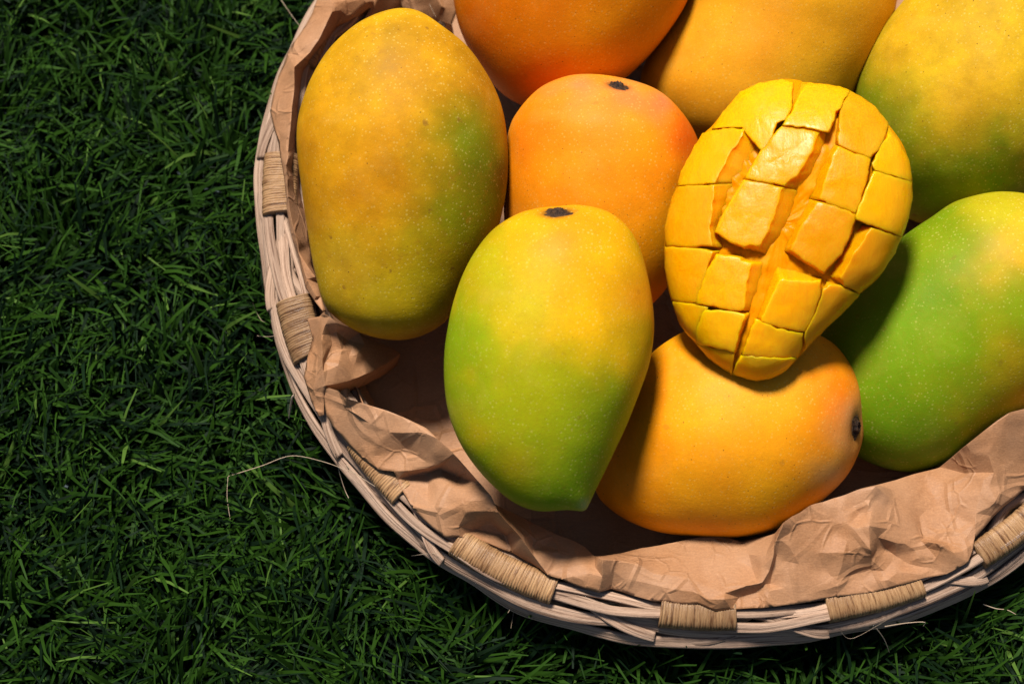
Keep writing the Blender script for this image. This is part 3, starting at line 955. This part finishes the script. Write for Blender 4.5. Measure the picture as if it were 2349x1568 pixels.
def mango(outline, ax0, ax1, e, base, blobs, label, mat, stem=None, depth=.86, stem_r=.0036, beak=None):
    """outline: silhouette on the sketching grid; ax0->ax1 stem end to tip; e: metres nearer than the rim centre"""
    e += HEAP
    oc = np.array(outline, float)
    sc = (DIST - e) / KF
    cen = oc.mean(0)
    C0 = P(cen[0], cen[1], e)
    view = CAM - C0; view /= np.linalg.norm(view)
    ux = AX - view * (AX @ view); ux /= np.linalg.norm(ux)
    uy = np.cross(view, ux)

    def loc2(p):                                     # grid px -> local plane (metres)
        w_ = CAM + (P(p[0], p[1], 0) - CAM) * 1.0
        dd = w_ - CAM
        k = ((C0 - CAM) @ view) / (dd @ view)
        q = CAM + dd * k - C0
        return np.array([q @ ux, q @ uy])
    ol = np.array([loc2(p) for p in spline(oc, 14)])
    a0, a1 = loc2(ax0), loc2(ax1)
    ad = (a1 - a0) / np.linalg.norm(a1 - a0)
    an = np.array([-ad[1], ad[0]])
    s = ol @ ad; wv_ = ol @ an
    i0, i1 = s.argmin(), s.argmax()
    s0, s1 = s[i0], s[i1]
    n = len(ol)
    ch1 = [(i0 + k) % n for k in range((i1 - i0) % n + 1)]
    ch2 = [(i0 - k) % n for k in range((i0 - i1) % n + 1)]
    f1 = lambda t: np.interp(t, np.maximum.accumulate(s[ch1]), wv_[ch1])
    f2 = lambda t: np.interp(t, np.maximum.accumulate(s[ch2]), wv_[ch2])
    nr, m = 150, 128
    vs, fs, uvp = [], [], []
    sd_ = random.random() * 100
    for i in range(nr):
        ph = math.pi * (i + .0) / (nr - 1)
        t = s0 + (s1 - s0) * (1 - math.cos(ph)) / 2
        if i == 0: wa = wb = wv_[i0]
        elif i == nr - 1: wa = wb = wv_[i1]
        else: wa, wb = f1(t), f2(t)
        cw, hw = (wa + wb) / 2, abs(wa - wb) / 2
        for j in range(m):
            q = T2 * j / m
            p2 = ad * t + an * (cw + hw * math.cos(q))
            p3 = C0 + ux * p2[0] + uy * p2[1] + view * (hw * depth * math.sin(q))
            vs.append(p3); uvp.append(p2)
    for i in range(nr - 1):
        for j in range(m):
            fs.append((i * m + j, (i + 1) * m + j, (i + 1) * m + (j + 1) % m, i * m + (j + 1) % m))
    vs = np.array(vs); uvp = np.array(uvp)
    # gentle unevenness
    ctr = C0
    for k in range(len(vs)):
        d_ = vs[k] - ctr
        nn = noise.noise(Vector(vs[k] * 38 + sd_)) * .0009 + noise.noise(Vector(vs[k] * 95 + sd_)) * .00015
        vs[k] += d_ / (np.linalg.norm(d_) + 1e-9) * nn
    if beak is not None:
        qb = loc2(beak)
        wb_ = np.exp(-(np.hypot(*(uvp - qb).T) / .0042) ** 2)
        db = (qb - loc2(cen)) / np.linalg.norm(qb - loc2(cen))
        vs = vs + np.outer(wb_, ux * db[0] + uy * db[1]) * .0014
    KM = .90
    cols = np.tile(lin(*base, KM), (len(vs), 1))
    for (bx, by, br, bc_) in blobs:
        q = loc2((bx, by)); rad = br * sc
        wob = np.array([noise.noise(Vector((v[0] * 55 + bx, v[1] * 55, v[2] * 55))) * .45 + noise.noise(Vector((v[0] * 190, v[1] * 190 + by, v[2] * 190))) * .28 for v in vs]) + 1
        dist = np.hypot(*(uvp - q).T) * wob
        wgt = np.exp(-(dist / rad) ** 2)[:, None]
        cols = cols * (1 - wgt) + lin(*bc_, KM) * wgt
    stem_mesh = None
    if stem is not None:
        bvh = BVHTree.FromPolygons([Vector(v) for v in vs], [tuple(f) for f in fs])
        tgt = P(stem[0], stem[1], 0)
        hit = bvh.ray_cast(Vector(CAM), Vector(tgt - CAM).normalized())
        if hit[0] is None:
            q = loc2(stem)
            h = bvh.find_nearest(Vector(C0 + ux * q[0] + uy * q[1]))
            hp, hn = h[0], h[1]
        else:
            hp, hn = hit[0], hit[1]
        hn = Vector(hn).normalized()
        if hn.dot(hp - Vector(ctr)) < 0: hn = -hn
        # shallow dimple round the scar, darker skin at its edge
        dd = np.linalg.norm(vs - np.array(hp), axis=1)
        vs -= np.array(hn) * (.0020 * np.exp(-(dd / .0070) ** 2))[:, None]
        ring = np.exp(-((dd - stem_r * .7) / (stem_r * .55)) ** 2)[:, None] * .75
        cols = cols * (1 - ring) + lin(70, 42, 30) * ring
        stem_mesh = (hp - hn * .0019, hn)
    o = mesh_obj("mango", vs, fs, mat, None, tuple(C0), cols=cols)
    tag(o, label, "mango", "whole mangoes in the basket")
    if stem_mesh:
        hp, hn = stem_mesh
        t1 = hn.orthogonal().normalized(); t2 = hn.cross(t1)
        rs = random.Random(int(stem[0]))
        sv, sf = [], []
        kk = 22
        lob = [1 + .13 * math.sin(2 * T2 * j / kk + 1) + .10 * math.sin(5 * T2 * j / kk) + rs.uniform(-.14, .14) for j in range(kk)]
        prof = [(1.08, -.0010), (1.0, .0001), (.80, .0004), (.62, .0002), (.50, .0007), (.44, .0013), (.34, .0015), (.26, .0009), (.12, .0007), (.0, .0008)]
        for ri, (rf, hh) in enumerate(prof):
            for j in range(kk):
                q = T2 * j / kk
                r_ = stem_r * rf * (1 + (lob[j] - 1) * (1 if ri < 5 else .5))
                h_ = hh + (rs.uniform(-.0003, .0004) if 0 < ri < 9 else 0)
                sv.append(np.array(hp + t1 * (r_ * math.cos(q)) + t2 * (r_ * math.sin(q)) + hn * h_))
        for ri in range(len(prof) - 1):
            for j in range(kk):
                sf.append((ri * kk + j, ri * kk + (j + 1) % kk, (ri + 1) * kk + (j + 1) % kk, (ri + 1) * kk + j))
        mesh_obj("stem_scar", sv, sf, M_STEM, o, tuple(hp))
    return o


MM_SOFT = mango_mat("mango_skin_yellow", mott=.75, dots=.55, specks=.8)
MM_GREEN = mango_mat("mango_skin_green", mott=.3, dots=.5, specks=.4, rough=.5)
MM_ORANGE = mango_mat("mango_skin_orange", mott=.3, dots=.42, specks=.7, rough=.5)

mango([(920, 18), (1000, 36), (1060, 88), (1110, 158), (1146, 232), (1163, 305), (1167, 385), (1156, 470), (1130, 560), (1090, 640), (1045, 712), (1000, 752), (940, 773),
       (880, 773), (820, 757), (770, 726), (742, 690), (726, 630), (712, 560), (697, 480), (685, 400), (681, 320), (690, 250), (715, 180), (762, 108), (832, 45)],
      (970, 20), (860, 775), -.013, (212, 154, 16),
      [(850, 420, 150, (226, 152, 14)), (1000, 130, 130, (214, 146, 18)), (1080, 190, 70, (205, 138, 20)), (1100, 380, 95, (100, 116, 8)), (1070, 320, 60, (120, 134, 12)), (1120, 460, 75, (104, 112, 10)), (1050, 500, 95, (130, 134, 10)),
       (990, 640, 80, (178, 154, 14)), (850, 690, 130, (196, 166, 18)), (755, 690, 45, (176, 142, 22)), (1152, 400, 36, (110, 92, 18)), (900, 100, 60, (190, 136, 18)), (780, 600, 60, (206, 160, 30))],
      "big olive yellow mango with a green right side, against the left rim of the basket", MM_SOFT, stem=(1020, 47), stem_r=.0030)

mango([(1036, -60), (1050, 60), (1095, 150), (1160, 222), (1250, 255), (1350, 236), (1450, 168), (1520, 92), (1575, 0), (1592, -100), (1570, -250), (1480, -360), (1320, -410), (1150, -350), (1050, -220)],
      (1400, -410), (1230, 255), -.046, (248, 140, 5),
      [(1100, 120, 150, (238, 118, 5)), (1400, 60, 120, (250, 146, 8)), (1250, 200, 100, (240, 124, 6))],
      "deep orange mango cut off by the top edge, right of the big olive yellow one", MM_ORANGE)

mango([(1330, 168), (1400, 172), (1500, 202), (1560, 252), (1598, 312), (1615, 390), (1606, 470), (1582, 560), (1540, 640), (1480, 705), (1400, 730), (1310, 722), (1220, 680), (1172, 600), (1156, 500),
       (1157, 400), (1165, 300), (1186, 250), (1232, 203), (1280, 178)],
      (1410, 172), (1370, 730), -.024, (255, 148, 6),
      [(1380, 400, 130, (255, 158, 20)), (1560, 320, 70, (240, 112, 12)), (1330, 205, 45, (230, 132, 76)), (1430, 222, 42, (224, 124, 82)), (1510, 235, 32, (228, 126, 80)), (1270, 215, 28, (234, 130, 60)),
       (1250, 300, 80, (247, 138, 16)), (1250, 520, 120, (244, 148, 14)), (1400, 300, 80, (250, 146, 18))],
      "orange mango with a pinkish bloom and dark stem scar, behind the front green one", MM_ORANGE, stem=(1420, 187), stem_r=.0036)

mango([(1590, -100), (1560, 0), (1500, 100), (1470, 180), (1490, 260), (1570, 335), (1680, 372), (1800, 362), (1900, 305), (1972, 200), (2030, 92), (2056, 0), (2062, -120), (2000, -280), (1850, -370), (1700, -320)],
      (1850, -370), (1680, 372), -.058, (240, 166, 28),
      [(1600, 250, 100, (232, 152, 24)), (1900, 60, 130, (244, 170, 26)), (1700, 100, 120, (242, 166, 30))],
      "amber mango cut off by the top edge, directly behind the cut half", MM_ORANGE)

mango([(2160, -105), (2078, -5), (2016, 80), (1965, 190), (1962, 300), (1998, 400), (2060, 485), (2140, 515), (2240, 495), (2360, 440), (2460, 330), (2510, 180), (2490, 30), (2420, -70), (2310, -110)],
      (2380, -110), (2100, 515), -.043, (226, 178, 28),
      [(1975, 260, 130, (122, 144, 14)), (2050, 400, 130, (108, 140, 12)), (2290, 400, 110, (88, 134, 12)), (2140, 440, 80, (140, 158, 18)), (2230, 130, 150, (230, 180, 26)), (2200, 0, 90, (206, 160, 24))],
      "yellow mango with green lower flanks, in the upper right corner", MM_SOFT)

mango([(2300, 438), (2200, 458), (2130, 505), (2055, 555), (1965, 625), (1890, 700), (1848, 790), (1850, 880), (1890, 970), (1960, 1040), (2040, 1077), (2120, 1078), (2195, 1042), (2265, 990), (2349, 932),
       (2440, 855), (2500, 750), (2512, 640), (2470, 530), (2390, 458)],
      (2460, 560), (1960, 990), -.021, (108, 148, 10),
      [(2360, 560, 105, (246, 176, 34)), (2280, 470, 80, (190, 172, 24)), (2365, 890, 125, (214, 170, 20)), (2290, 960, 60, (150, 160, 16)), (2160, 780, 100, (124, 160, 15)), (2150, 560, 70, (128, 150, 14)), (2350, 720, 60, (140, 162, 16))],  # paler green blob left of centre: soft highlight painted into the skin colour
      "green mango with a yellow orange shoulder, at the right edge of the picture", MM_GREEN)

mango([(1980, 920), (1972, 870), (1940, 818), (1890, 775), (1800, 742), (1700, 735), (1600, 753), (1540, 780), (1485, 822), (1440, 885), (1400, 985), (1372, 1070), (1366, 1128), (1400, 1172), (1470, 1207), (1560, 1227),
       (1680, 1234), (1780, 1216), (1860, 1170), (1930, 1108), (1967, 1050), (1985, 985)],
      (1985, 960), (1366, 1100), -.011, (255, 158, 8),
      [(1890, 920, 90, (246, 124, 10)), (1960, 960, 55, (226, 150, 88)), (1930, 1020, 45, (226, 152, 92)), (1870, 1080, 90, (249, 142, 16)), (1910, 1090, 40, (232, 164, 96)), (1600, 1160, 110, (249, 160, 16)), (1680, 960, 150, (255, 172, 22)),
       (1450, 1100, 90, (252, 158, 12)), (1780, 860, 70, (250, 168, 36))],
      "golden orange mango lying under the cut half, its stem scar facing right", MM_ORANGE, stem=(1974, 980), stem_r=.0042)

mango([(1275, 474), (1330, 470), (1390, 485), (1437, 522), (1472, 580), (1492, 650), (1500, 730), (1490, 815), (1465, 900), (1430, 990), (1396, 1065), (1368, 1122), (1352, 1148), (1340, 1163), (1318, 1168), (1275, 1174), (1225, 1170),
       (1170, 1145), (1110, 1090), (1060, 1020), (1030, 940), (1020, 860), (1023, 780), (1042, 690), (1076, 600), (1122, 532), (1180, 492), (1230, 478)],
      (1262, 472), (1342, 1166), .020, (140, 166, 12),
      [(1310, 570, 195, (252, 164, 8)), (1340, 740, 140, (250, 184, 12)), (1210, 700, 80, (214, 186, 18)), (1290, 505, 100, (242, 150, 14)), (1450, 680, 70, (240, 164, 16)), (1100, 990, 50, (190, 172, 16)), (1130, 640, 70, (190, 176, 18)),
       (1290, 1110, 110, (124, 160, 12)), (1250, 900, 110, (178, 180, 14)), (1050, 780, 70, (134, 164, 14)), (1400, 960, 90, (160, 178, 16)), (1180, 1060, 60, (190, 176, 16)), (1339, 1150, 13, (140, 176, 96))],
      "front mango, green below and golden on top, pointed tip towards the lower rim", MM_GREEN, stem=(1277, 477), stem_r=.0046, beak=(1340, 1158))

# ------------------------------------------------------------------ cut mango half
E = lambda x, y: (1468.2 + .4793 * x, 143.4 + .4793 * y)
OUT = [(345, 303), (400, 235), (480, 145), (560, 105), (680, 80), (760, 85), (795, 100), (880, 104), (1000, 138), (1110, 208), (1190, 298), (1260, 398), (1295, 510), (1303, 600), (1295, 700), (1270, 800),
       (1220, 900), (1150, 1020), (1050, 1110), (940, 1220), (850, 1310), (750, 1420), (690, 1480), (620, 1515), (550, 1523), (480, 1505), (400, 1465), (330, 1413), (270, 1350), (200, 1260), (150, 1140),
       (120, 990), (118, 850), (130, 740), (160, 640), (200, 530), (250, 430), (302, 345)]
E_CUT = .034
cc = E(700, 800)
CUT0 = P(cc[0], cc[1], E_CUT)
cview = CAM - CUT0; cview /= np.linalg.norm(cview)
cux = AX - cview * (AX @ cview); cux /= np.linalg.norm(cux)
cuy = np.cross(cview, cux)


def eloc(p):
    q = E(*p)
    dd = P(q[0], q[1], 0) - CAM
    k = ((CUT0 - CAM) @ cview) / (dd @ cview)
    v = CAM + dd * k - CUT0
    return np.array([v @ cux, v @ cuy])


OL = np.array([eloc(p) for p in spline(OUT, 6)])


def edge_dist(q):
    """signed distance (metres) inside the outline"""
    a_, b_ = OL, np.roll(OL, -1, 0)
    ab = b_ - a_; ap = q - a_
    t = np.clip((ap * ab).sum(1) / ((ab * ab).sum(1) + 1e-12), 0, 1)
    dm = np.hypot(*(ap - ab * t[:, None]).T).min()
    x, y = q
    cr = ((a_[:, 1] > y) != (b_[:, 1] > y)) & (x < (b_[:, 0] - a_[:, 0]) * (y - a_[:, 1]) / (b_[:, 1] - a_[:, 1] + 1e-15) + a_[:, 0])
    return dm if cr.sum() % 2 else -dm


HM = .017


def htop(q):
    d_ = max(0., edge_dist(q)) / .030
    d_ = min(1., d_)
    return HM * math.sqrt(max(0, 1 - (1 - d_) ** 2)) - .001


def toW(q, h):
    # spreads with height along the sight line so the traced faces keep their place
    base = CUT0 + cux * q[0] + cuy * q[1]
    h = h - q[1] * .20
    dr = CAM - base
    return base + dr * (h / (dr @ cview))


cut = empty("cut_mango", tuple(CUT0))
tag(cut, "mango half scored into cubes of bright yellow flesh, resting on the other mangoes", "cut mango")
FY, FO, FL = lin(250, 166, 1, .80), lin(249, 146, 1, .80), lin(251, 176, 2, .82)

# body under the cuts
vs, cs = [], []
NRr, NO = 26, len(OL)
cen2 = OL.mean(0)
for r_ in range(NRr):
    f = 1 - r_ / NRr
    for k in range(NO):
        q = cen2 + (OL[k] - cen2) * f
        h = htop(q) * .80 - .0014
        p = toW(q, h)
        if r_ > 1:
            p = p + cview * (noise.noise(Vector(p * 420)) * .0009 + noise.noise(Vector(p * 1000)) * .0004)
        vs.append(p); cs.append(FO)
vs.append(toW(cen2, htop(cen2) * .80 - .0014)); cs.append(FO)
fs = []
for r_ in range(NRr - 1):
    for k in range(NO):
        k2 = (k + 1) % NO
        fs.append((r_ * NO + k, r_ * NO + k2, (r_ + 1) * NO + k2, (r_ + 1) * NO + k))
for k in range(NO): fs.append(((NRr - 1) * NO + k, (NRr - 1) * NO + (k + 1) % NO, NRr * NO))
mesh_obj("flesh_body", vs, fs, M_PULP, cut, tuple(CUT0), cols=np.array(cs))

# peel below
vs, cs = [], []
prof = [(.995, -.0016), (1.0, -.003), (.985, -.0055), (.93, -.0085), (.80, -.0105), (.55, -.0100), (.25, -.0085), (.0, -.0080)]
for f, h in prof:
    for k in range(NO):
        q = cen2 + (OL[k] - cen2) * f
        vs.append(toW(q, h)); cs.append(lin(236, 150, 10))
fs = [(i * NO + k, (i + 1) * NO + k, (i + 1) * NO + (k + 1) % NO, i * NO + (k + 1) % NO) for i in range(len(prof) - 1) for k in range(NO)]
mesh_obj("peel", vs, fs, MM_SOFT, cut, tuple(CUT0), cols=np.array(cs))

PIECES = [
    ([(345, 303), (400, 240), (480, 148), (560, 108), (680, 84), (715, 95), (720, 220), (690, 265), (650, 280), (620, 370), (590, 430), (515, 338), (490, 300), (420, 302)],
     [(343, 318), (398, 235), (476, 142), (558, 102), (680, 78), (735, 95), (728, 225), (700, 270), (658, 290), (628, 375), (595, 440), (512, 350), (488, 312), (418, 314)]),
    ([(300, 345), (400, 322), (493, 311), (498, 345), (430, 440), (362, 580), (270, 582), (183, 590), (205, 520), (250, 430)],
     [(298, 338), (400, 312), (508, 318), (590, 430), (540, 510), (490, 575), (270, 586), (175, 592), (195, 520), (245, 430)]),
    ([(183, 594), (270, 588), (360, 585), (350, 700), (335, 800), (350, 880), (240, 868), (128, 862), (123, 800), (137, 720), (162, 640)],
     [(175, 592), (270, 586), (490, 575), (430, 690), (380, 790), (420, 885), (240, 890), (118, 880), (115, 800), (130, 720), (155, 640)]),
    ([(128, 888), (240, 893), (352, 899), (330, 960), (295, 1050), (266, 1143), (210, 1140), (154, 1130), (137, 1060), (124, 980)],
     [(118, 878), (240, 885), (400, 900), (365, 960), (320, 1060), (285, 1150), (210, 1148), (148, 1142), (130, 1060), (117, 980)]),
    ([(162, 1154), (240, 1159), (322, 1172), (280, 1215), (268, 1260), (266, 1325), (235, 1298), (198, 1250)],
     [(150, 1143), (240, 1150), (330, 1170), (295, 1215), (280, 1270), (275, 1348), (230, 1305), (190, 1255)]),
    ([(797, 108), (880, 110), (950, 121), (998, 139), (972, 190), (936, 230), (896, 325), (800, 310), (698, 290), (740, 220), (770, 160)],
     [(770, 92), (880, 102), (955, 114), (1003, 135), (967, 200), (945, 260), (905, 335), (800, 315), (680, 300), (710, 230), (742, 150)]),
    ([(697, 294), (800, 314), (862, 328), (825, 430), (762, 530), (690, 592), (600, 570), (515, 548), (570, 460), (630, 380)],
     [(680, 300), (800, 318), (912, 335), (885, 430), (845, 520), (780, 620), (600, 575), (490, 560), (555, 450), (610, 370)]),
    ([(512, 556), (600, 575), (688, 598), (650, 720), (615, 810), (572, 880), (500, 868), (425, 845), (366, 795), (420, 700)],
     [(495, 560), (600, 575), (790, 610), (740, 740), (690, 830), (610, 930), (500, 892), (428, 862), (355, 810), (405, 700)]),
    ([(372, 928), (450, 940), (538, 957), (515, 1050), (498, 1188), (430, 1175), (350, 1160), (268, 1145), (300, 1060), (330, 985)],
     [(365, 915), (450, 922), (625, 955), (600, 1060), (535, 1190), (430, 1185), (350, 1168), (262, 1155), (292, 1060), (320, 985)]),
    ([(315, 1195), (400, 1200), (503, 1205), (470, 1290), (440, 1375), (350, 1360), (274, 1336), (277, 1270)],
     [(305, 1180), (400, 1185), (535, 1195), (502, 1290), (458, 1390), (350, 1365), (268, 1342), (268, 1265)]),
    ([(278, 1345), (350, 1366), (438, 1383), (434, 1440), (432, 1484), (390, 1453), (332, 1406)],
     [(268, 1342), (350, 1365), (455, 1385), (450, 1440), (442, 1495), (388, 1462), (325, 1414)]),
    ([(1003, 142), (1060, 173), (1118, 218), (1180, 292), (1165, 360), (1130, 410), (1095, 455), (1030, 430), (958, 395), (952, 330), (972, 220)],
     [(1003, 135), (1065, 165), (1125, 210), (1190, 288), (1175, 360), (1140, 420), (1105, 460), (1030, 435), (930, 390), (935, 300), (960, 210)]),
    ([(955, 400), (1030, 432), (1093, 460), (1078, 560), (1058, 620), (1022, 718), (940, 685), (858, 655), (890, 540), (920, 450)],
     [(925, 390), (1030, 435), (1105, 460), (1090, 560), (1070, 620), (1035, 725), (940, 690), (795, 650), (845, 520), (888, 440)]),
    ([(852, 660), (940, 692), (1028, 728), (1000, 810), (950, 910), (890, 1000), (800, 940), (718, 895), (760, 800), (810, 720)],
     [(795, 650), (940, 686), (1040, 725), (1015, 815), (965, 920), (870, 1020), (790, 960), (675, 905), (718, 800), (768, 710)]),
    ([(668, 1035), (760, 1040), (858, 1052), (850, 1120), (815, 1210), (776, 1284), (690, 1265), (600, 1238), (583, 1215), (625, 1120)],
     [(650, 950), (760, 985), (868, 1030), (865, 1120), (835, 1210), (790, 1292), (690, 1275), (595, 1250), (550, 1222), (585, 1110)]),
    ([(565, 1232), (660, 1268), (772, 1300), (766, 1350), (743, 1406), (660, 1406), (580, 1403), (502, 1396), (535, 1310)],
     [(545, 1222), (660, 1272), (785, 1295), (778, 1360), (752, 1412), (660, 1412), (580, 1410), (482, 1400), (512, 1310)]),
    ([(502, 1404), (580, 1410), (660, 1413), (740, 1416), (690, 1472), (620, 1507), (550, 1515), (480, 1499), (450, 1488), (472, 1440)],
     [(482, 1400), (580, 1410), (660, 1412), (752, 1412), (692, 1480), (621, 1516), (550, 1524), (478, 1506), (440, 1493), (458, 1440)]),
    ([(1190, 342), (1235, 404), (1270, 470), (1290, 540), (1295, 566), (1220, 543), (1130, 511), (1122, 490), (1150, 420)],
     [(1190, 300), (1250, 390), (1288, 465), (1302, 540), (1304, 572), (1220, 547), (1120, 517), (1108, 482), (1150, 400)]),
    ([(1130, 520), (1220, 551), (1296, 576), (1296, 660), (1280, 740), (1247, 824), (1180, 800), (1110, 772), (1037, 745), (1062, 680), (1102, 590)],
     [(1118, 517), (1220, 547), (1304, 572), (1304, 660), (1288, 740), (1254, 832), (1180, 810), (1110, 782), (1025, 750), (1050, 670), (1088, 580)]),
    ([(1107, 790), (1180, 814), (1242, 840), (1216, 905), (1156, 1000), (1048, 1097), (980, 1060), (955, 1030), (1010, 930), (1060, 860)],
     [(1035, 770), (1180, 812), (1252, 834), (1224, 905), (1160, 1005), (1054, 1106), (975, 1068), (875, 1018), (938, 910), (985, 850)]),
    ([(905, 1062), (980, 1087), (1044, 1108), (996, 1165), (926, 1230), (844, 1306), (790, 1365), (802, 1290), (842, 1200), (872, 1120)],
     [(880, 1032), (980, 1075), (1052, 1110), (1002, 1168), (932, 1235), (850, 1312), (768, 1402), (785, 1295), (840, 1190), (868, 1110)]),
]
for pi, (top, bot) in enumerate(PIECES):
    rs = random.Random(500 + pi)
    tp = np.array([eloc(p) for p in top]); bp = np.array([eloc(p) for p in bot])
    nper = [max(2, int(np.linalg.norm(tp[(i + 1) % len(tp)] - tp[i]) / .0011)) for i in range(len(tp))]
    T_, B_ = [], []
    for i in range(len(tp)):
        j = (i + 1) % len(tp)
        for k in range(nper[i]):
            f = k / nper[i]
            T_.append(tp[i] + (tp[j] - tp[i]) * f); B_.append(bp[i] + (bp[j] - bp[i]) * f)
    T_, B_ = np.array(T_), np.array(B_)
    n = len(T_)
    dtb = np.linalg.norm(T_ - B_, axis=1)[:, None]
    T_ = T_ + (B_ - T_) * np.clip((.0024 - dtb) / .0012, 0, .85)
    # slight knife wobble
    for k in range(n):
        T_[k] += np.array([noise.noise(Vector((*T_[k] * 480, pi))), noise.noise(Vector((*T_[k] * 480, pi + 50)))]) * .0005
    ct = T_.mean(0)
    tint = FY * (.92 + .16 * rs.random()) * .6 + FL * .4 * rs.random() + FY * .4 * (1 - rs.random() * .3)
    tint = np.clip(tint, 0, .93)
    tiltx, tilty = rs.uniform(-.05, .05), rs.uniform(-.05, .05)
    lift = rs.uniform(-.0006, .0008)

    def top_h(q):
        dq = q - ct
        return htop(q) + lift + dq[0] * tiltx + dq[1] * tilty
    rows, cl = [], []
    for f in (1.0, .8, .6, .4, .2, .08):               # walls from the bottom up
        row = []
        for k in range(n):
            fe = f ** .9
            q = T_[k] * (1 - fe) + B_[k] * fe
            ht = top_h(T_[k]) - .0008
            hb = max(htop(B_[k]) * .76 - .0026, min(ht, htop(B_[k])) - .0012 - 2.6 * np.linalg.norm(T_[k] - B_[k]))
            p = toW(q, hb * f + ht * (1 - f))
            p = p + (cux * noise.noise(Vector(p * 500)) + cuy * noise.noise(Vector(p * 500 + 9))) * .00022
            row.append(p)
        rows.append(row); cl.append(FO * (.55 * f + .25) + tint * (1 - .55 * f - .25))  # orange deepens down the walls: light bounced inside the cuts, put into the colour
    for f, dh in ((.995, -.00045), (.975, -.0001), (.93, 0), (.8, 0), (.62, 0), (.42, 0), (.2, 0)):
        row = []
        for k in range(n):
            q = ct + (T_[k] - ct) * f
            p = toW(q, top_h(q) + dh)
            p = p + cview * (noise.noise(Vector(p * 300)) * .00025)
            row.append(p)
        rows.append(row); cl.append(tint)
    vs = [p for r_ in rows for p in r_]; cs = [c_ for c_, r_ in zip(cl, rows) for _ in r_]
    vs.append(toW(ct, top_h(ct))); cs.append(tint)
    fs = [(i * n + k, i * n + (k + 1) % n, (i + 1) * n + (k + 1) % n, (i + 1) * n + k) for i in range(len(rows) - 1) for k in range(n)]
    fs += [((len(rows) - 1) * n + k, (len(rows) - 1) * n + (k + 1) % n, len(vs) - 1) for k in range(n)]
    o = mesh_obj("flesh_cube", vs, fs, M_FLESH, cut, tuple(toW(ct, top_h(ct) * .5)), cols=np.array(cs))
    bm = bmesh.new(); bm.from_mesh(o.data); bmesh.ops.recalc_face_normals(bm, faces=bm.faces[:]); bm.to_mesh(o.data); bm.free()
